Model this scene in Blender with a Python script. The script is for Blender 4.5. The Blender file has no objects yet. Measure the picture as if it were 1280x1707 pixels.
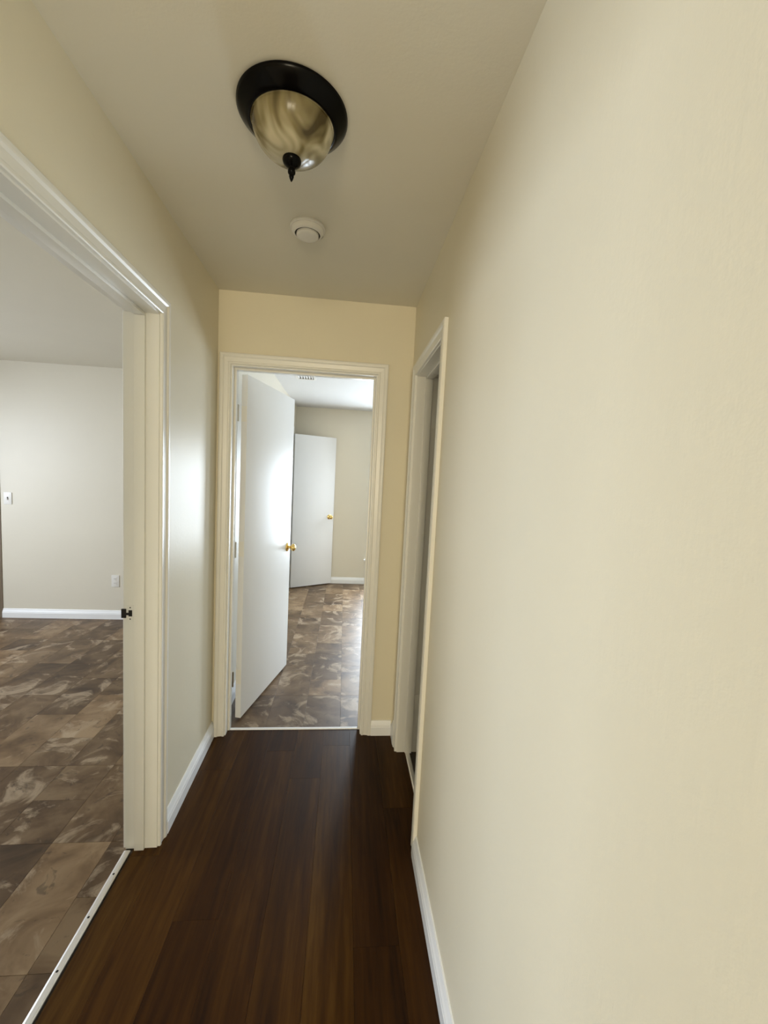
import bpy, bmesh, math, random
from mathutils import Matrix, Vector
random.seed(7)
S = bpy.context.scene
COL = S.collection

# ------------------------------------------------------------------ camera
F_PX, PITCH, YAW, ROLL, CAM_H = 692.28, -0.0839, 0.0973, 0.0507, 1.5125
fw = Vector((math.sin(YAW)*math.cos(PITCH), math.cos(YAW)*math.cos(PITCH), math.sin(PITCH)))
r0 = Vector((math.cos(YAW), -math.sin(YAW), 0)); u0 = r0.cross(fw)
rt = r0*math.cos(ROLL) + u0*math.sin(ROLL); up = -r0*math.sin(ROLL) + u0*math.cos(ROLL)
cd = bpy.data.cameras.new('camera'); cam = bpy.data.objects.new('camera', cd); COL.objects.link(cam)
cd.sensor_fit = 'HORIZONTAL'; cd.sensor_width = 36; cd.lens = F_PX/1280*36; cd.clip_start = .02
M = Matrix.Identity(4)
for i in range(3):
    M[i][0], M[i][1], M[i][2] = rt[i], up[i], -fw[i]
M[2][3] = CAM_H
cam.matrix_world = M
S.camera = cam
S.view_settings.view_transform = 'Standard'; S.view_settings.look = 'None'
S.view_settings.gamma = 1; S.view_settings.use_curve_mapping = False
S.view_settings.exposure = 0.28

# ------------------------------------------------------------------ daylight and an added warm fill
W = bpy.data.worlds.new('world'); S.world = W; W.use_nodes = True
bg = W.node_tree.nodes['Background']; bg.inputs[0].default_value = (.80, .90, 1, 1); bg.inputs[1].default_value = .5

def window_light(name, loc, direction, sx, sz, power, color):
    l = bpy.data.lights.new(name, 'AREA'); l.shape = 'RECTANGLE'; l.size = sx; l.size_y = sz
    l.energy = power; l.color = color
    o = bpy.data.objects.new(name, l); COL.objects.link(o); o.location = loc
    o.rotation_euler = Vector(direction).to_track_quat('-Z', 'Z').to_euler()
# sky light falls in from above, so each window's light leans downwards
window_light('daylight_side_room', (-4.40, 2.40, 1.50), (1, 0, -.8), 1.4, 1.2, 84, (.80, .88, 1))
window_light('daylight_end_room', (.64, 5.89, 1.05), (0, -1, -.25), .60, 1.40, 92, (.78, .89, 1))
window_light('daylight_end_room_right', (1.80, 5.89, 1.05), (0, -1, -.25), .90, 1.40, 50, (.78, .89, 1))
window_light('daylight_living_room', (-3.87, -.70, 1.45), (1, 0, -.7), 1.9, 1.5, 62, (.60, .77, 1))
window_light('warm_fill_back', (-.25, -4.37, 1.45), (0, 1, -.35), 1.1, 1.4, 104, (1, .87, .62))  # added warm light, put in to brighten and gild the hall end wall

# ------------------------------------------------------------------ materials
def new_mat(name):
    m = bpy.data.materials.new(name); m.use_nodes = True
    nt = m.node_tree; b = nt.nodes['Principled BSDF']
    return m, nt, b
def noise(nt, scale, detail=2, rough=.5, coord=None, dist=0):
    n = nt.nodes.new('ShaderNodeTexNoise'); n.inputs['Scale'].default_value = scale
    n.inputs['Detail'].default_value = detail; n.inputs['Roughness'].default_value = rough
    n.inputs['Distortion'].default_value = dist
    if coord is not None: nt.links.new(coord, n.inputs['Vector'])
    return n
def ramp(nt, src, stops, interp='LINEAR'):
    r = nt.nodes.new('ShaderNodeValToRGB'); r.color_ramp.interpolation = interp
    e = r.color_ramp.elements
    while len(e) < len(stops): e.new(.5)
    for k, (p, c) in enumerate(stops):
        e[k].position = p; e[k].color = (*c, 1) if len(c) == 3 else c
    nt.links.new(src, r.inputs[0]); return r
def mixc(nt, fac, a, b, mode='MIX'):
    m = nt.nodes.new('ShaderNodeMix'); m.data_type = 'RGBA'; m.blend_type = mode
    for sock, v in ((m.inputs[0], fac), (m.inputs[6], a), (m.inputs[7], b)):
        if isinstance(v, (int, float)): sock.default_value = v
        elif isinstance(v, tuple): sock.default_value = (*v, 1)
        else: nt.links.new(v, sock)
    return m.outputs[2]
def math_n(nt, op, a, b=None):
    m = nt.nodes.new('ShaderNodeMath'); m.operation = op
    for k, v in enumerate((a, b)):
        if v is None: continue
        if isinstance(v, (int, float)): m.inputs[k].default_value = v
        else: nt.links.new(v, m.inputs[k])
    return m.outputs[0]
def bump(nt, b, h, strength, dist=.002):
    n = nt.nodes.new('ShaderNodeBump'); n.inputs['Strength'].default_value = strength; n.inputs['Distance'].default_value = dist
    nt.links.new(h, n.inputs['Height']); nt.links.new(n.outputs[0], b.inputs['Normal'])
def obj_coord(nt, scale=(1, 1, 1), spread=0):
    tc = nt.nodes.new('ShaderNodeTexCoord'); mp = nt.nodes.new('ShaderNodeMapping')
    mp.inputs['Scale'].default_value = scale; nt.links.new(tc.outputs['Object'], mp.inputs[0])
    if spread:
        oi = nt.nodes.new('ShaderNodeObjectInfo'); cb = nt.nodes.new('ShaderNodeCombineXYZ')
        for k, f in enumerate((spread, spread*1.7, spread*.6)):
            nt.links.new(math_n(nt, 'MULTIPLY', oi.outputs['Random'], f), cb.inputs[k])
        nt.links.new(cb.outputs[0], mp.inputs['Location'])
        return mp.outputs[0], oi.outputs['Random']
    return mp.outputs[0]
def paint(name, color, rough, bstr=.12, spec=.5, streak=True):
    m, nt, b = new_mat(name)
    co = obj_coord(nt)
    n1 = noise(nt, 2.2, 3, .5, co)
    c = mixc(nt, n1.outputs['Fac'], tuple(v*.97 for v in color), tuple(min(1, v*1.03) for v in color))
    nt.links.new(c, b.inputs['Base Color'])
    b.inputs['Roughness'].default_value = rough; b.inputs['Specular IOR Level'].default_value = spec
    n2 = noise(nt, 90, 3, .6, co)
    h = n2.outputs['Fac']
    if streak:
        co2 = obj_coord(nt, (30, 30, 4)); n3 = noise(nt, 2, 3, .6, co2)
        h = math_n(nt, 'ADD', h, n3.outputs['Fac'])
    bump(nt, b, h, bstr)
    return m
def plain(name, color, rough, metallic=0, spec=.5):
    m, nt, b = new_mat(name); b.inputs['Base Color'].default_value = (*color, 1)
    b.inputs['Roughness'].default_value = rough; b.inputs['Metallic'].default_value = metallic
    b.inputs['Specular IOR Level'].default_value = spec
    n = noise(nt, 40, 2, .5, obj_coord(nt)); bump(nt, b, n.outputs['Fac'], .03)
    return m

MAT = {}
MAT['wall'] = paint('cream_wall_paint', (.80, .738, .578), .40, .17, .14)
MAT['wall2'] = paint('room_wall_paint', (.74, .695, .585), .45, .12)
MAT['ceil'] = paint('ceiling_paint', (.80, .765, .66), .7, .2, .3, False)
MAT['ceil2'] = paint('room_ceiling_paint', (.72, .715, .70), .7, .2, .3, False)
MAT['trim'] = paint('trim_paint', (.86, .845, .79), .3, .05)
MAT['base'] = paint('baseboard_paint', (.90, .91, .92), .3, .05)
MAT['door'] = paint('white_door_paint', (.84, .85, .86), .42, .08, .25)
MAT['brown'] = plain('brown_door_paint', (.20, .155, .11), .4)
MAT['plastic'] = plain('white_plastic', (.82, .80, .75), .35)
MAT['dark'] = plain('black_gap', (.012, .01, .008), .8)
MAT['brass'] = plain('polished_brass', (.80, .58, .22), .16, 1)
MAT['oldbrass'] = plain('painted_hinge_brass', (.42, .36, .24), .35, .8)
MAT['alu'] = plain('aluminium', (.90, .89, .88), .38, 1)
MAT['bronze'] = plain('black_bronze', (.002, .0017, .0015), .2, 0, .10)
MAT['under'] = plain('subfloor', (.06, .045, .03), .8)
MAT['vinylgap'] = plain('tile_joint', (.13, .105, .08), .7)
MAT['winframe'] = plain('window_vinyl', (.85, .85, .84), .35)
MAT['carpet'] = plain('bounce_carpet', (.66, .57, .44), .95, 0, .1)  # unseen floor, made pale so it bounces light onto the ceiling
MAT['bulb'] = plain('bulb_glass', (.85, .83, .75), .2)

def glass_pane():
    m, nt, b = new_mat('window_glass'); nt.nodes.remove(b)
    t = nt.nodes.new('ShaderNodeBsdfTransparent'); g = nt.nodes.new('ShaderNodeBsdfGlossy'); g.inputs['Roughness'].default_value = .02
    n = noise(nt, 3, 1, .5, obj_coord(nt)); f = math_n(nt, 'MULTIPLY', n.outputs['Fac'], .12)
    mx = nt.nodes.new('ShaderNodeMixShader'); nt.links.new(f, mx.inputs[0]); nt.links.new(t.outputs[0], mx.inputs[1]); nt.links.new(g.outputs[0], mx.inputs[2])
    nt.links.new(mx.outputs[0], nt.nodes['Material Output'].inputs[0]); return m
MAT['glass'] = glass_pane()

def lamp_glass():
    m, nt, b = new_mat('swirled_lamp_glass')
    n = noise(nt, 13, 2, .5, obj_coord(nt, (1, 1, .30)), .7)
    c = ramp(nt, n.outputs['Fac'], [(.33, (.07, .05, .015)), (.45, (.27, .225, .11)), (.60, (.66, .60, .42))])
    nt.links.new(c.outputs[0], b.inputs['Base Color'])
    b.inputs['Roughness'].default_value = .27
    b.inputs['Transmission Weight'].default_value = .15; b.inputs['IOR'].default_value = 1.45
    n2 = noise(nt, 22, 2, .5, obj_coord(nt, (1, 1, .3)), .6); bump(nt, b, n2.outputs['Fac'], .6, .006)
    return m
MAT['lampglass'] = lamp_glass()

def wood():
    m, nt, b = new_mat('dark_plank_wood')
    co, rnd = obj_coord(nt, (1, .07, 1), 13)
    g = noise(nt, 55, 5, .6, co, .4); g2 = noise(nt, 9, 3, .5, co, .8)
    f = math_n(nt, 'ADD', math_n(nt, 'MULTIPLY', g.outputs['Fac'], .45), math_n(nt, 'MULTIPLY', g2.outputs['Fac'], .55))
    c = ramp(nt, f, [(.30, (.016, .0050, .0005)), (.5, (.048, .0178, .0018)), (.70, (.093, .041, .0065))])
    t = ramp(nt, rnd, [(0, (.66, .60, .52)), (.5, (1, 1, 1)), (1, (1.15, 1.25, 1.3))])
    nt.links.new(mixc(nt, 1, c.outputs[0], t.outputs[0], 'MULTIPLY'), b.inputs['Base Color'])
    r = ramp(nt, f, [(.3, (.46,)*3), (.7, (.38,)*3)]); nt.links.new(r.outputs[0], b.inputs['Roughness'])
    b.inputs['Specular IOR Level'].default_value = .12
    bump(nt, b, g.outputs['Fac'], .12, .001); return m
MAT['wood'] = wood()

def slate():
    m, nt, b = new_mat('slate_vinyl_tile')
    co, rnd = obj_coord(nt, (1, 1, 1), 31)
    base = noise(nt, 5, 4, .6, co, .6)
    c = ramp(nt, base.outputs['Fac'], [(.30, (.062, .035, .016)), (.48, (.128, .078, .039)), (.66, (.200, .135, .076))])
    t = ramp(nt, rnd, [(0, (.70, .66, .62)), (.45, (1, 1, 1)), (.75, (1.15, 1.15, 1.13)), (1, (1.65, 1.7, 1.75))])
    c1 = mixc(nt, 1, c.outputs[0], t.outputs[0], 'MULTIPLY')
    sw = noise(nt, 4.2, 5, .62, co, 1.3)                         # pale mineral swirls with a shape of their own
    f = ramp(nt, sw.outputs['Fac'], [(.54, (0, 0, 0)), (.64, (.7,)*3), (.72, (.3,)*3)])
    amt = math_n(nt, 'MULTIPLY', f.outputs[0], .9)
    c2 = mixc(nt, amt, c1, (.46, .36, .25))
    vn = noise(nt, 11, 4, .6, co, 1.8)
    f2 = ramp(nt, vn.outputs['Fac'], [(.33, (.8,)*3), (.40, (0, 0, 0))])
    c3 = mixc(nt, math_n(nt, 'MULTIPLY', f2.outputs[0], .6), c2, (.030, .021, .014))
    nt.links.new(c3, b.inputs['Base Color'])
    b.inputs['Roughness'].default_value = .43; b.inputs['Specular IOR Level'].default_value = .35
    bump(nt, b, base.outputs['Fac'], .15, .002); return m
MAT['slate'] = slate()

# ------------------------------------------------------------------ mesh helpers
def bx(bm, x0, x1, y0, y1, z0, z1):
    v = [bm.verts.new((x, y, z)) for z in (z0, z1) for y in (y0, y1) for x in (x0, x1)]
    for f in ((0, 2, 3, 1), (4, 5, 7, 6), (0, 1, 5, 4), (2, 6, 7, 3), (0, 4, 6, 2), (1, 3, 7, 5)):
        bm.faces.new([v[i] for i in f])
def mesh_of(name, bm, mat, smooth=False):
    bmesh.ops.recalc_face_normals(bm, faces=bm.faces)
    me = bpy.data.meshes.new(name); bm.to_mesh(me); bm.free(); me.materials.append(MAT[mat])
    if smooth:
        for p in me.polygons: p.use_smooth = True
        me.set_sharp_from_angle(angle=math.radians(38))
    return me
def obj(name, bm, mat, parent=None, smooth=False, loc=None, rot=None):
    o = bpy.data.objects.new(name, mesh_of(name, bm, mat, smooth)); COL.objects.link(o)
    if parent: o.parent = parent
    if loc: o.location = loc
    if rot: o.rotation_euler = rot
    return o
def boxes(name, lst, mat, parent=None, bevel=0):
    bm = bmesh.new()
    for b in lst: bx(bm, *b)
    if bevel: bmesh.ops.bevel(bm, geom=bm.edges[:], offset=bevel, segments=2, affect='EDGES', profile=.6)
    return obj(name, bm, mat, parent, smooth=bool(bevel))
def empty(name, loc=(0, 0, 0), rz=0):
    o = bpy.data.objects.new(name, None); COL.objects.link(o); o.location = loc; o.rotation_euler = (0, 0, rz); o.empty_display_size = .1
    return o
def tag(o, label, cat, kind=None, group=None):
    o['label'] = label; o['category'] = cat
    if kind: o['kind'] = kind
    if group: o['group'] = group
    return o
def struct(o, label, cat): return tag(o, label, cat, 'structure')
def lathe(prof, n=40):                # prof: (radius, z), about the z axis
    bm = bmesh.new(); rings = []
    for r, z in prof:
        if r < 1e-6: rings.append([bm.verts.new((0, 0, z))])
        else: rings.append([bm.verts.new((r*math.cos(2*math.pi*k/n), r*math.sin(2*math.pi*k/n), z)) for k in range(n)])
    for a, b in zip(rings, rings[1:]):
        if len(a) == 1 and len(b) == 1: continue
        for k in range(n):
            j = (k+1) % n
            if len(a) == 1: bm.faces.new((a[0], b[k], b[j]))
            elif len(b) == 1: bm.faces.new((a[k], a[j], b[0]))
            else: bm.faces.new((a[k], a[j], b[j], b[k]))
    return bm
def sweep(prof, path_fn, ends):       # prof: list of 2-D points; path_fn(point, end) -> 3-D point
    bm = bmesh.new(); rows = [[bm.verts.new(path_fn(p, e)) for p in prof] for e in ends]
    n = len(prof)
    for a, b in zip(rows, rows[1:]):
        for k in range(n):
            j = (k+1) % n; bm.faces.new((a[k], a[j], b[j], b[k]))
    bm.faces.new(rows[0]); bm.faces.new(rows[-1][::-1])
    return bm

# ------------------------------------------------------------------ measured plan
XL, XR, YE, ZC = -.6924, .347, 2.322, 2.44     # hall: left face, right face, end face, ceiling
T = .117                                       # wall thickness
ZR = 2.395                                     # ceilings of the rooms
SKEW = .0137                                   # the left wall runs slightly out of parallel
YF, XW = 4.18, -4.25                           # side room: far wall, outer wall
YB, XB = 5.745, 2.9                            # end room: far wall, right wall
YN = .62                                        # where the hall opens to the living room
ZTOP = 2.6

left_piv = Matrix.Translation((XL, YE, 0)) @ Matrix.Rotation(SKEW, 4, 'Z')
def on_left(o): o.matrix_world = left_piv @ Matrix.Translation((-XL, -YE, 0)) @ o.matrix_world; return o

# ------------------------------------------------------------------ walls
LD0, LD1, LDH = .805, 1.605, 2.050             # left doorway (y range, height)
ED0, ED1, EDH = -.617, .149, 2.060             # end doorway (x range)
RD0, RD1, RDH = 1.588, 2.157, 2.035            # right doorway (y range)
CD0, CD1, CDH = 4.79, 5.395, 2.03              # closet doorway in the end room (y range)
J = .018                                       # jamb thickness
w = boxes('wall_left', [(XL-T, XL, YN, LD0-J, 0, ZTOP), (XL-T, XL, LD1+J, YE+.05, 0, ZTOP), (XL-T, XL, LD0-J, LD1+J, LDH+J, ZTOP)], 'wall')
on_left(w); struct(w, 'glossy cream hallway wall pierced by the doorway to the brown tiled room', 'wall')
w = boxes('wall_right', [(XR, XR+T, -4.2, RD0-J, 0, ZTOP), (XR, XR+T, RD1+J, YE+T, 0, ZTOP), (XR, XR+T, RD0-J, RD1+J, RDH+J, ZTOP)], 'wall')
struct(w, 'long bright cream hallway wall with a narrow doorway at its far end', 'wall')
w = boxes('wall_end', [(XL-T-.02, ED0-J, YE, YE+T, 0, ZTOP), (ED1+J, XR, YE, YE+T, 0, ZTOP), (ED0-J, ED1+J, YE, YE+T, EDH+J, ZTOP)], 'wall')
struct(w, 'golden tan hallway end wall around the open bedroom doorway', 'wall')
# side room on the left
D40, D41, D4H = -3.95, -3.185, 2.05            # brown door in its far wall
w = boxes('wall_side_room_far', [(XW, D40, YF, YF+.1, 0, ZTOP), (D41, -.80, YF, YF+.1, 0, ZTOP), (D40, D41, YF, YF+.1, D4H, ZTOP), (D40-.02, D41+.02, YF+.12, YF+.14, 0, ZTOP)], 'wall2')
struct(w, 'pale beige far wall of the tiled side room with switch and outlet', 'wall')
def win_wall_x(name, x0, x1, ya, yb, wy0, wy1, wz0, wz1, mat):
    return boxes(name, [(x0, x1, ya, wy0, 0, ZTOP), (x0, x1, wy1, yb, 0, ZTOP), (x0, x1, wy0, wy1, 0, wz0), (x0, x1, wy0, wy1, wz1, ZTOP)], mat)
def win_wall_y(name, xa, xb, y0, y1, wx0, wx1, wz0, wz1, mat):
    return boxes(name, [(xa, wx0, y0, y1, 0, ZTOP), (wx1, xb, y0, y1, 0, ZTOP), (wx0, wx1, y0, y1, 0, wz0), (wx0, wx1, y0, y1, wz1, ZTOP)], mat)
struct(win_wall_x('wall_side_room_outer', XW-.12, XW, YN, YF+.14, 1.70, 3.10, .90, 2.10, 'wall2'), 'outer window wall of the tiled side room', 'wall')
# end room
w = boxes('wall_end_room_left', [(-.80, -.683, YE+T, CD0-J, 0, ZTOP), (-.80, -.683, CD1+J, YB+.12, 0, ZTOP), (-.80, -.683, CD0-J, CD1+J, CDH+J, ZTOP)], 'wall2')
struct(w, 'shaded left wall of the bedroom beyond the end doorway, with closet opening', 'wall')
w = boxes('wall_end_room_far', [(-.683, .34, YB, YB+.12, 0, ZTOP), (.94, 1.35, YB, YB+.12, .35, 1.75), (2.25, XB+.12, YB, YB+.12, 0, ZTOP), (.34, 2.25, YB, YB+.12, 0, .35), (.34, 2.25, YB, YB+.12, 1.75, ZTOP)], 'wall2')
struct(w, 'beige far wall of the bedroom seen through the end doorway', 'wall')
struct(boxes('wall_end_room_right', [(XB, XB+.12, YE, YB, 0, ZTOP)], 'wall2'), 'right wall of the bedroom beyond the end doorway', 'wall')
struct(boxes('wall_end_room_near', [(XR+T, XB, YE, YE+T, 0, ZTOP)], 'wall2'), 'near wall of the bedroom beyond the end doorway', 'wall')
# closet behind the white closet door, and the dark little room behind the right doorway
struct(boxes('wall_closet', [(-1.5, -1.4, YF+.1, YB, 0, ZTOP), (-1.5, -.80, YB, YB+.1, 0, ZTOP), (-1.4, -.80, YF+.141, YF+.2, 0, ZTOP)], 'wall2'), 'dark closet interior walls behind the second white door', 'wall')
struct(boxes('wall_bath', [(1.9, 2.0, .9, YE, 0, ZTOP), (XR+T, 2.0, .8, .9, 0, ZTOP)], 'wall2'), 'unlit room walls behind the narrow right doorway', 'wall')
# living room beside and behind the camera
XV = -3.7
struct(boxes('wall_living_room_side', [(XW, XL-T, YN-.001, YN+.1, 0, ZTOP)], 'wall'), 'living room wall backing onto the tiled side room', 'wall')
struct(win_wall_x('wall_living_room_outer', XV-.12, XV, -4.2, YN-.001, -1.65, .25, .70, 2.20, 'wall'), 'living room window wall left of the viewer', 'wall')
struct(win_wall_y('wall_living_room_back', XV-.12, XR+T, -4.3, -4.2, -.80, .30, .75, 2.15, 'wall'), 'living room back wall behind the viewer', 'wall')

# ------------------------------------------------------------------ ceilings
struct(boxes('ceiling', [(XL-T+.03, XR+.03, YN+.05, YE+.03, ZC, ZTOP+.05)], 'ceil'), 'dim khaki cream hallway ceiling with round lamp and smoke alarm', 'ceiling')
struct(boxes('ceiling_side_room', [(XW-.1, XL-T+.03, YN+.05, YF+.14, ZR, ZTOP+.05)], 'ceil'), 'grey beige ceiling of the tiled side room', 'ceiling')
VX0, VX1, VY0, VY1 = -.475, -.325, 3.86, 4.06  # air vent opening
struct(boxes('ceiling_end_room', [(-.7785, VX0, YE+.04, YB+.12, ZR, ZTOP+.05), (-1.5, -.7785, YF+.1405, YB+.12, ZR, ZTOP+.05), (VX1, XB+.12, YE+.04, YB+.12, ZR, ZTOP+.05), (VX0, VX1, YE+.04, VY0, ZR, ZTOP+.05), (VX0, VX1, VY1, YB+.12, ZR, ZTOP+.05)], 'ceil2'), 'bright white ceiling of the bedroom beyond the end doorway', 'ceiling')
struct(boxes('ceiling_bath', [(XR+.031, 2.0, .8, YE+.03, ZR, ZTOP+.05)], 'ceil'), 'ceiling of the unlit room behind the right doorway', 'ceiling')
struct(boxes('ceiling_living_room', [(XV-.12, XR+T, -4.3, YN+.049, ZC, ZTOP+.05)], 'ceil'), 'living room ceiling behind the viewer', 'ceiling')

# ------------------------------------------------------------------ floors
MESHES = {}
def piece(name, parent, mat, x0, x1, y0, y1, zt, th, g):
    k = (name, round(x1-x0, 4), round(y1-y0, 4))
    if k not in MESHES:
        a, b = (x1-x0)/2-g, (y1-y0)/2-g; e = .0002; bm = bmesh.new()
        lo = [bm.verts.new((sx*a, sy*b, -th)) for sx, sy in ((-1, -1), (1, -1), (1, 1), (-1, 1))]
        mi = [bm.verts.new((sx*a, sy*b, -e*.5)) for sx, sy in ((-1, -1), (1, -1), (1, 1), (-1, 1))]
        hi = [bm.verts.new((sx*(a-e), sy*(b-e), 0)) for sx, sy in ((-1, -1), (1, -1), (1, 1), (-1, 1))]
        for r, s in ((lo, mi), (mi, hi)):
            for i in range(4): bm.faces.new((r[i], r[(i+1) % 4], s[(i+1) % 4], s[i]))
        bm.faces.new(hi); MESHES[k] = mesh_of(name, bm, mat)
    o = bpy.data.objects.new(name, MESHES[k]); COL.objects.link(o); o.parent = parent
    o.location = ((x0+x1)/2, (y0+y1)/2, zt); return o
ZS = -.006
YL0 = -.9
fl = struct(boxes('floor', [(XL-.12, XR+.02, YL0, YE+.058, -.05, ZS)], 'under'), 'dark brown wood plank floor running down the hallway', 'floor')
PW, PX0 = .15, -.66
seams = [-.768] + [PX0+PW*k for k in range(7)] + [XR+.06]
start = [.35, -.4, .1, 2.18, .75, 1.0, 1.21, .55]
for i, (a, b) in enumerate(zip(seams, seams[1:])):
    ys = sorted({max(YL0, min(YE+.055, start[i]+1.22*k)) for k in range(-4, 5)})
    for c, d in zip(ys, ys[1:]):
        if d-c > .02: piece('plank', fl, 'wood', a, b, c, d, 0, .006, .0003)
fls = struct(boxes('floor_side_room', [(XW, XL-.1201, YN, YF+.12, -.05, ZS)], 'vinylgap'), 'brown slate patterned tile floor of the side room', 'floor')
fle = struct(boxes('floor_end_room', [(-1.5, XB, YE+.0585, YB, -.05, ZS)], 'vinylgap'), 'slate patterned bedroom floor tiles shining with window light', 'floor')
def tiles(parent, X0, X1, Y0, Y1, xref, yref, P, seed):
    R = random.Random(seed)
    x = xref - P*math.ceil((xref-X0)/P)
    while x < X1-.001:
        a, b = max(x, X0), min(x+P, X1); k = math.floor((Y0-yref)/P); y = yref+P*k
        while y < Y1-.001:
            n = R.choice((1, 2, 2)); c, d = max(y, Y0), min(y+P*n, Y1)
            if b-a > .01 and d-c > .01: piece('tile', parent, 'slate', a, b, c, d, 0, .006, .0006)
            y += P*n
        x += P
tiles(fls, -3.65, -.795, .77, YF, -.87, 1.64, .2245, 3)
tiles(fle, -.683, 2.25, YE+.06, YB, .034, 2.755, .2225, 11)
boxes('tile_field', [(XW, -3.651, YN+.1, YF, ZS, 0), (-3.649, -.81, YN+.1, .769, ZS, 0)], 'slate', fls)
boxes('tile_field', [(2.251, XB, YE+.06, YB, ZS, 0), (-1.4, -.684, YF+.2, YB, ZS, 0)], 'slate', fle)
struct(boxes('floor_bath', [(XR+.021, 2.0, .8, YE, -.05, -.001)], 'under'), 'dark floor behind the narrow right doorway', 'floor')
struct(boxes('floor_living_room', [(XV-.12, XR+.02, -4.3, YL0-.0005, -.05, 0), (XV-.12, XL-.121, YL0, YN, -.05, 0)], 'carpet'), 'unseen living room carpet made pale to bounce light upwards', 'floor')

# ------------------------------------------------------------------ door frames (casing, jamb, stop)
CW, RV = .057, .006
CAS = [(0, 0), (0, .009), (.003, .0115), (.010, .0115), (.014, .0085), (.034, .0105), (.040, .0155), (.044, .0165), (.052, .0165), (.057, .013), (.057, 0)]
def frame(name, label, u0, u1, H, base, rz, both=True, stop=(.045, .081), swap=None):
    """u along the wall, v into the wall; base = world point at u=0, v=0"""
    root = empty(name, (*base, 0), rz); struct(root, label, 'door frame')
    for side in ((0, 1) if both else (0,)):
        s = -1 if side == 0 else 1; off = 0 if side == 0 else T
        mk = lambda u, t: (u, off+s*t)
        for sgn, ue in ((-1, u0-RV), (1, u1+RV)):
            def leg(p, e, sgn=sgn, ue=ue):
                x, y = mk(ue+sgn*p[0], p[1]); return (x, y, 0 if e == 0 else H+RV+p[0])
            obj('casing_leg', sweep(CAS, leg, (0, 1)), 'trim', root)
        def head(p, e):
            x, y = mk((u0-RV-p[0]) if e == 0 else (u1+RV+p[0]), p[1]); return (x, y, H+RV+p[0])
        obj('casing_head', sweep(CAS, head, (0, 1)), 'trim', root)
    boxes('jamb', [(u0-J, u0, 0, T, 0, H)], 'trim', root); boxes('jamb', [(u1, u1+J, 0, T, 0, H)], 'trim', root)
    boxes('jamb_head', [(u0-J, u1+J, 0, T, H, H+J)], 'trim', root)
    a, b = stop; k = .011
    boxes('door_stop', [(u0, u0+k, a, b, 0, H-k)], 'trim', root, .0015); boxes('door_stop', [(u1-k, u1, a, b, 0, H-k)], 'trim', root, .0015)
    boxes('door_stop_head', [(u0, u1, a, b, H-k, H)], 'trim', root, .0015)
    return root
tr_l = frame('trim_1', 'cream painted door frame of the wide left doorway', LD0-YE, LD1-YE, LDH, (XL, YE), math.pi/2+SKEW)
tr_e = frame('trim_2', 'cream painted door frame around the end doorway', ED0, ED1, EDH, (0, YE), 0)
tr_r = frame('trim_3', 'cream painted door frame of the narrow right doorway', -RD1, -RD0, RDH, (XR, 0), -math.pi/2)
tr_c = frame('trim_4', 'white door frame of the bedroom closet', CD0, CD1, CDH, (-.683, 0), math.pi/2, both=False)

# strike plate on the far jamb of the left doorway (u = LD1-YE face, looking along -u)
us = LD1-YE
sp = boxes('strike_plate', [(us-.0022, us, .084, .114, .925, .985)], 'trim', tr_l, .0006)
boxes('latch_hole', [(us-.0026, us-.0021, .091, .104, .943, .967)], 'dark', sp)
bm = bmesh.new(); bx(bm, us-.006, us-.0015, .112, .128, .938, .972); bx(bm, us-.006, us-.0015, .100, .113, .949, .957); obj('strike_lip', bm, 'dark', sp)
for z in (.933, .977): boxes('screw', [(us-.0032, us-.0021, .096, .1, z-.002, z+.002)], 'dark', sp)
# hinges left on the end-door jamb and on the right-door jamb
def hinge(parent, u, v0, v1, z, sgn, mat='oldbrass'):
    h = boxes('hinge', [(min(u, u+sgn*.002), max(u, u+sgn*.002), v0, v1, z-.044, z+.044)], mat, parent, .0005)
    bmk = lathe([(0, -.046), (.006, -.046), (.006, .046), (0, .046)], 14)
    obj('knuckle', bmk, mat, h, True, (u+sgn*.004, v1+.004, z))
    for dz in (-.03, 0, .03): boxes('screw', [(min(u+sgn*.002, u+sgn*.003), max(u+sgn*.002, u+sgn*.003), (v0+v1)/2-.003, (v0+v1)/2+.003, z+dz-.003, z+dz+.003)], 'brass' if mat != 'trim' else 'trim', h)
for z, hm in ((.272, 'oldbrass'), (1.05, 'trim'), (1.83, 'trim')): hinge(tr_e, ED0, .084, .115, z, 1, hm)
for z in (.29, 1.82): hinge(tr_r, -RD1, .084, .113, z, 1, 'trim')

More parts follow.
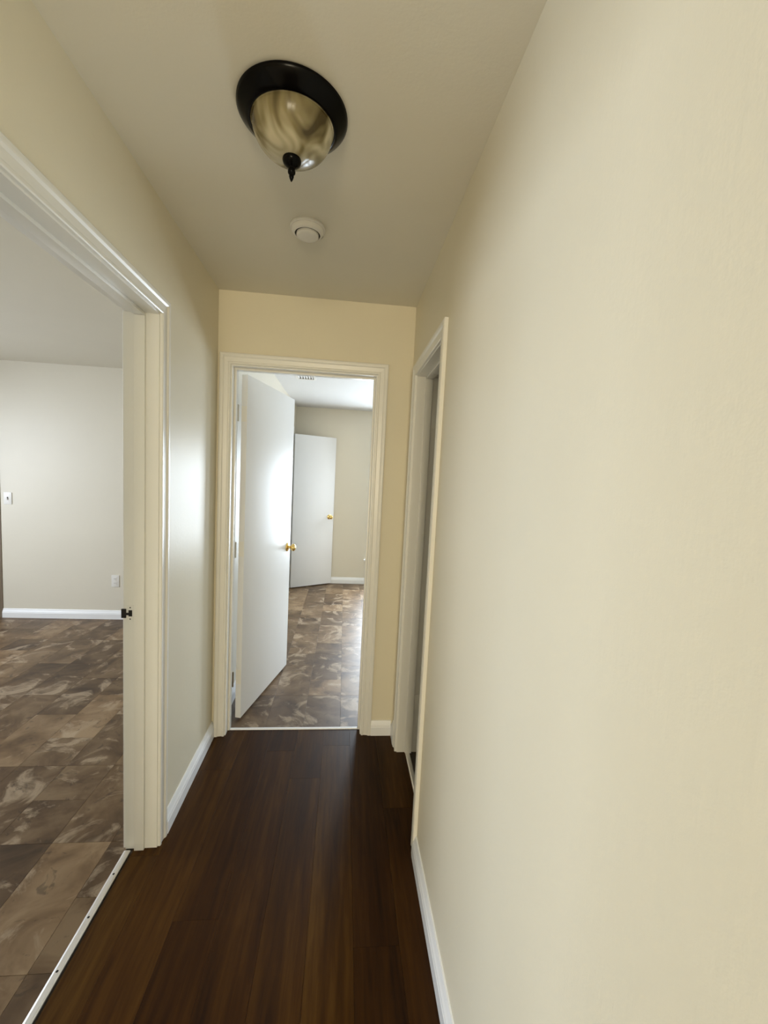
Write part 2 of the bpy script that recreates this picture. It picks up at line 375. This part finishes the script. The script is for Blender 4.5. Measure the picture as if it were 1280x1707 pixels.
# ------------------------------------------------------------------ doors
def knob(parent, x, y, z, sgn, mat='brass', s=1.0):
    """knob on a leaf face; axis along local y (sgn)"""
    prof = [(0, 0), (.033, 0), (.033, .003), (.029, .007), (.017, .010), (.0115, .014), (.0105, .026), (.013, .031), (.022, .036), (.0265, .043), (.0275, .050), (.025, .057), (.018, .062), (.008, .064), (0, .064)]
    ros = obj('rosette', lathe([(r*s, h*s) for r, h in prof[:6]]+[(0, .014*s)], 32), mat, parent, True, (x, y, z), (math.radians(-90*sgn), 0, 0))
    kn = obj('knob', lathe([(0, .014*s)]+[(r*s, h*s) for r, h in prof[5:]], 32), mat, ros, True)
    return ros
def leaf(name, label, hinge_pt, ang, L, H, z0, side, kz, mat='door', th=.035, ku=None):
    """leaf runs from hinge_pt along ang; visible face on the line, body on `side` of it"""
    root = empty(name, (*hinge_pt, z0), ang); struct(root, label, 'door')
    y0, y1 = (0, th) if side > 0 else (-th, 0)
    boxes('leaf', [(0, L, y0, y1, 0, H)], mat, root, .0015)
    kx = L-.062
    knob(root, kx, y0, kz-z0, -1); knob(root, kx, y1, kz-z0, 1)
    boxes('latch_plate', [(L-.0005, L+.0012, (y0+y1)/2-.0125, (y0+y1)/2+.0125, kz-z0-.028, kz-z0+.028)], 'brass', root)
    for z in (.272, 1.05, 1.83): boxes('hinge_leaf', [(-.0012, .0005, y0+.003, y1-.001, z-z0-.044, z-z0+.044)], 'trim', root)
    return root
d1 = leaf('door_1', 'glossy white flush door swung open at the end doorway', (-.569, 2.466), math.atan2(.717, .174), .742, 2.035, .015, 1, .955)
d2 = leaf('door_2', 'flat white closet door standing open against the bedroom far wall', (-.648, 5.405), math.atan2(.295, .519), .59, 1.99, .012, 1, .935)
d3 = leaf('door_3', 'painted door opened into the unlit room right of the hallway', (XR+T+.030, RD1+.006), math.radians(7), .56, 2.01, .012, 1, .95, 'trim')
# brown door in the side room far wall, seen only as a dark edge at the left
r4 = empty('door_4', (D40, YF, 0)); struct(r4, 'dull brown door with dark frame at the left edge of the side room', 'door')
LW = D41-D40
boxes('leaf', [(.03, LW-.03, .05, .09, .01, D4H-.03)], 'brown', r4, .002)
boxes('frame_leg', [(0, .03, -.006, .1, 0, D4H)], 'brown', r4); boxes('frame_leg', [(LW-.03, LW, -.006, .1, 0, D4H)], 'brown', r4)
boxes('frame_head', [(.03, LW-.03, -.006, .1, D4H-.03, D4H)], 'brown', r4)
knob(r4, .10, .05, .95, -1)

# ------------------------------------------------------------------ baseboards
BB = [(0, 0), (.018, 0), (.018, .050), (.016, .054), (.0155, .060), (.011, .069), (.007, .080), (.005, .085), (0, .086)]
def baseboard(name, label, runs, parent=None):
    """runs: (start xy, end xy, outward normal xy)"""
    root = None
    for a, b, n in runs:
        def pf(p, e, a=a, b=b, n=n):
            q = a if e == 0 else b; return (q[0]+n[0]*p[0], q[1]+n[1]*p[0], p[1])
        bmx = sweep(BB, pf, (0, 1))
        if root is None: root = obj(name, bmx, 'base'); struct(root, label, 'baseboard')
        else: obj('baseboard_run', bmx, 'base', root)
    return root
yl = LD1+RV+CW
on_left(baseboard('baseboard_left', 'white baseboard along the short left hallway wall', [((XL, yl), (XL, YE-.002), (1, 0)), ((XL, YN), (XL, LD0-RV-CW), (1, 0))]))
baseboard('baseboard_right', 'white baseboard along the long right hallway wall', [((XR, -4.2), (XR, RD0-RV-CW), (-1, 0)), ((XR, RD1+RV+CW), (XR, YE), (-1, 0))])
baseboard('baseboard_end', 'short cream baseboard between the end doorway and right corner', [((ED1+RV+CW, YE), (XR-.018, YE), (0, -1))])
baseboard('baseboard_side_room', 'bright white baseboard along the side room far wall', [((D41+.003, YF), (XL-T-.01, YF), (0, -1))])
baseboard('baseboard_end_room', 'cream baseboard along the bedroom far wall', [((-.683, YB), (XB, YB), (0, -1)), ((-.683, CD1+.07), (-.683, YB-.018), (1, 0)), ((-.683, YE+T), (-.683, CD0-.07), (1, 0))])

# ------------------------------------------------------------------ thresholds
th = empty('threshold_strip', (-.787, 0, 0)); tag(th, 'silver metal threshold strip with screws across the left doorway floor', 'threshold strip')
prof = [(-.013, 0), (-.012, .003), (-.006, .0048), (.006, .0048), (.012, .003), (.013, 0)]
obj('strip', sweep(prof, lambda p, e: (p[0]-.001*0, e, p[1]), (LD0+.002, LD1-.013)), 'alu', th)
for y in (1.494, 1.343, 1.191, 1.04, .89):
    obj('screw', lathe([(0, .0046), (.0036, .0046), (.0036, .0054), (.002, .0058), (0, .0056)], 12), 'dark', th, True, (0, y, 0))
t2 = empty('threshold_strip', (0, YE+.058, 0)); tag(t2, 'thin pale threshold strip between plank hallway and bedroom tiles', 'threshold strip')
obj('strip', sweep([(-.010, 0), (-.009, .003), (-.004, .0045), (.004, .0045), (.009, .003), (.010, 0)], lambda p, e: (e, p[0], p[1]), (ED0+.012, ED1-.012)), 'base', t2)
for x in (-.5, -.235, .03): obj('screw', lathe([(0, .0044), (.003, .0044), (.003, .005), (0, .0053)], 10), 'alu', t2, True, (x, 0, 0))
t3 = empty('threshold_strip', (XR+.06, 0, 0)); tag(t3, 'grey threshold strip under the narrow right doorway', 'threshold strip')
obj('strip', sweep(prof, lambda p, e: (p[0], e, p[1]), (RD0+.012, RD1-.012)), 'alu', t3)

# ------------------------------------------------------------------ ceiling lamp
lp = empty('ceiling_lamp', (-.173, 1.18, ZC)); tag(lp, 'round black flush ceiling lamp with swirled amber glass bowl and finial', 'ceiling lamp')
pan = obj('canopy', lathe([(0, 0), (.137, 0), (.1405, -.004), (.1405, -.009), (.136, -.015), (.128, -.022), (.118, -.031), (.112, -.036), (.107, -.037), (.1045, -.034), (.1045, -.028), (0, -.024)], 72), 'bronze', lp, True)
N = 22
outer = [(.1035*math.cos(k/N*math.pi/2)**.9 if k < N else 0, -.032-.083*math.sin(k/N*math.pi/2)) for k in range(N+1)]
dome = obj('glass_bowl', lathe(outer, 72), 'lampglass', lp, True)
obj('glass_rim', lathe([(.1035, -.031), (.1055, -.033), (.1055, -.036), (.1035, -.038), (.102, -.035)], 72), 'lampglass', dome, True)
fin = obj('finial', lathe([(0, -.108), (.018, -.109), (.0235, -.113), (.0245, -.118), (.022, -.125), (.015, -.131), (.009, -.135), (.0085, -.140), (.010, -.143), (.0095, -.148), (.006, -.152), (.0065, -.156), (.0045, -.162), (.0018, -.168), (0, -.169)], 28), 'bronze', lp, True)
for sx in (-1, 1):
    b = obj('bulb', lathe([(0, .055), (.010, .053), (.020, .045), (.0265, .030), (.027, .018), (.020, .002), (.013, -.012), (.012, -.02), (0, -.02)], 20), 'bulb', lp, True, (sx*.02, .0, -.062), (0, sx*math.radians(90), 0))

# ------------------------------------------------------------------ smoke alarm
sm = empty('smoke_alarm', (-.180, 1.680, ZC)); tag(sm, 'small round white smoke alarm on the ceiling beyond the lamp', 'smoke alarm')
obj('base_plate', lathe([(0, 0), (.064, 0), (.066, -.003), (.066, -.008), (.063, -.011), (0, -.011)], 48), 'plastic', sm, True)
obj('body', lathe([(0, -.011), (.060, -.011), (.059, -.020), (.055, -.026), (.0475, -.0285), (.0475, -.024), (0, -.024)], 48), 'plastic', sm, True)
obj('slot_ring', lathe([(.0474, -.0242), (.0400, -.0242), (.0400, -.0262), (.0474, -.0262)], 48), 'dark', sm, True)
obj('sensor_cap', lathe([(0, -.0245), (.0415, -.0245), (.0415, -.034), (.039, -.037), (.030, -.039), (0, -.0395)], 48), 'plastic', sm, True)
bmv = bmesh.new()
for k in range(7):
    a0 = math.radians(22+k*9); c, s = math.cos(a0), math.sin(a0)
    vs = [bmv.verts.new((r*math.cos(a0+da), r*math.sin(a0+da), z)) for z in (-.0155, -.0205) for r, da in ((.0580, -.055), (.0604, -.055), (.0604, .055), (.0580, .055))]
    for f in ((0, 1, 2, 3), (7, 6, 5, 4), (0, 4, 5, 1), (1, 5, 6, 2), (2, 6, 7, 3), (3, 7, 4, 0)): bmv.faces.new([vs[i] for i in f])
obj('vent_slot', bmv, 'dark', sm)

# ------------------------------------------------------------------ switch and outlet on the side-room far wall
sw = empty('light_switch', (-3.118, YF, 1.138)); tag(sw, 'white toggle light switch plate on the side room far wall', 'light switch')
boxes('plate', [(-.035, .035, -.006, 0, -.057, .057)], 'plastic', sw, .003)
boxes('switch_opening', [(-.006, .006, -.0066, -.0058, -.013, .013)], 'dark', sw)
tg = boxes('toggle', [(-.004, .004, -.018, -.004, -.010, .002)], 'plastic', sw, .0015)
for z in (-.030, .030): obj('screw', lathe([(0, 0), (.003, 0), (.003, .001), (0, .0013)], 10), 'alu', sw, True, (0, -.006, z), (math.radians(90), 0, 0))
ou = empty('power_outlet', (-2.172, YF, .377)); tag(ou, 'white duplex power outlet low on the side room far wall', 'power outlet')
boxes('plate', [(-.036, .036, -.006, 0, -.058, .058)], 'plastic', ou, .003)
for z in (-.021, .021):
    rc = boxes('receptacle', [(-.016, .016, -.008, -.005, z-.014, z+.014)], 'plastic', ou, .0012)
    for x in (-.006, .006): boxes('slot', [(x-.001, x+.001, -.0084, -.0078, z-.003, z+.006)], 'dark', rc)
obj('screw', lathe([(0, 0), (.003, 0), (.003, .001), (0, .0013)], 10), 'alu', ou, True, (0, -.006, 0), (math.radians(90), 0, 0))

# ------------------------------------------------------------------ air vent in the bedroom ceiling
av = empty('air_vent', ((VX0+VX1)/2, (VY0+VY1)/2, ZR)); tag(av, 'small white louvred air vent in the bedroom ceiling', 'air vent')
hw, hd = (VX1-VX0)/2, (VY1-VY0)/2; e = .016
for b in ((-hw-e, hw+e, -hd-e, -hd+.004, -.005, 0), (-hw-e, hw+e, hd-.004, hd+e, -.005, 0), (-hw-e, -hw+.004, -hd+.004, hd-.004, -.005, 0), (hw-.004, hw+e, -hd+.004, hd-.004, -.005, 0)):
    boxes('frame_bar', [b], 'plastic', av)
boxes('duct_back', [(-hw, hw, -hd, hd, .06, .065)], 'dark', av)
for k in range(6):
    x = -hw+.014+k*(2*hw-.028)/5
    bms = bmesh.new(); bx(bms, -.0012, .0012, -hd, hd, -.012, .012); obj('louvre', bms, 'plastic', av, False, (x, 0, .006), (0, math.radians(38), 0))

# ------------------------------------------------------------------ windows (out of view, they let in the daylight and the added back fill)
def window(name, label, c, rz, w_, h_, T_):
    root = empty(name, c, rz); struct(root, label, 'window')
    f = .03
    for b in ((-w_/2, w_/2, .02, T_-.02, -h_/2, -h_/2+f), (-w_/2, w_/2, .02, T_-.02, h_/2-f, h_/2), (-w_/2, -w_/2+f, .02, T_-.02, -h_/2+f, h_/2-f), (w_/2-f, w_/2, .02, T_-.02, -h_/2+f, h_/2-f)):
        boxes('frame_bar', [b], 'winframe', root)
    boxes('meeting_rail', [(-w_/2+f, w_/2-f, .03, T_-.03, -.018, .018)], 'winframe', root)
    boxes('pane', [(-w_/2+f, w_/2-f, T_/2-.002, T_/2+.002, .018, h_/2-f)], 'glass', root)
    boxes('pane', [(-w_/2+f, w_/2-f, T_/2-.002, T_/2+.002, -h_/2+f, -.018)], 'glass', root)
    boxes('sill', [(-w_/2-.03, w_/2+.03, -.03, .02, -h_/2-.022, -h_/2)], 'winframe', root)
window('window_1', 'window in the outer wall of the tiled side room', (XW, 2.40, 1.50), math.pi/2, 1.4, 1.2, .12)
window('window_2', 'low window in the bedroom far wall just right of the doorway view', (.64, YB, 1.05), 0, .60, 1.40, .12)
window('window_5', 'wider low window farther right in the bedroom far wall', (1.80, YB, 1.05), 0, .90, 1.40, .12)
window('window_3', 'living room window left of the viewer', (XV, -.70, 1.45), math.pi/2, 1.9, 1.5, .12)
window('added_window_4', 'unseen living room window added behind the viewer for the warm fill', (-.25, -4.2, 1.45), math.pi, 1.1, 1.4, .1)  # unseen window, made up as an opening for the warm fill
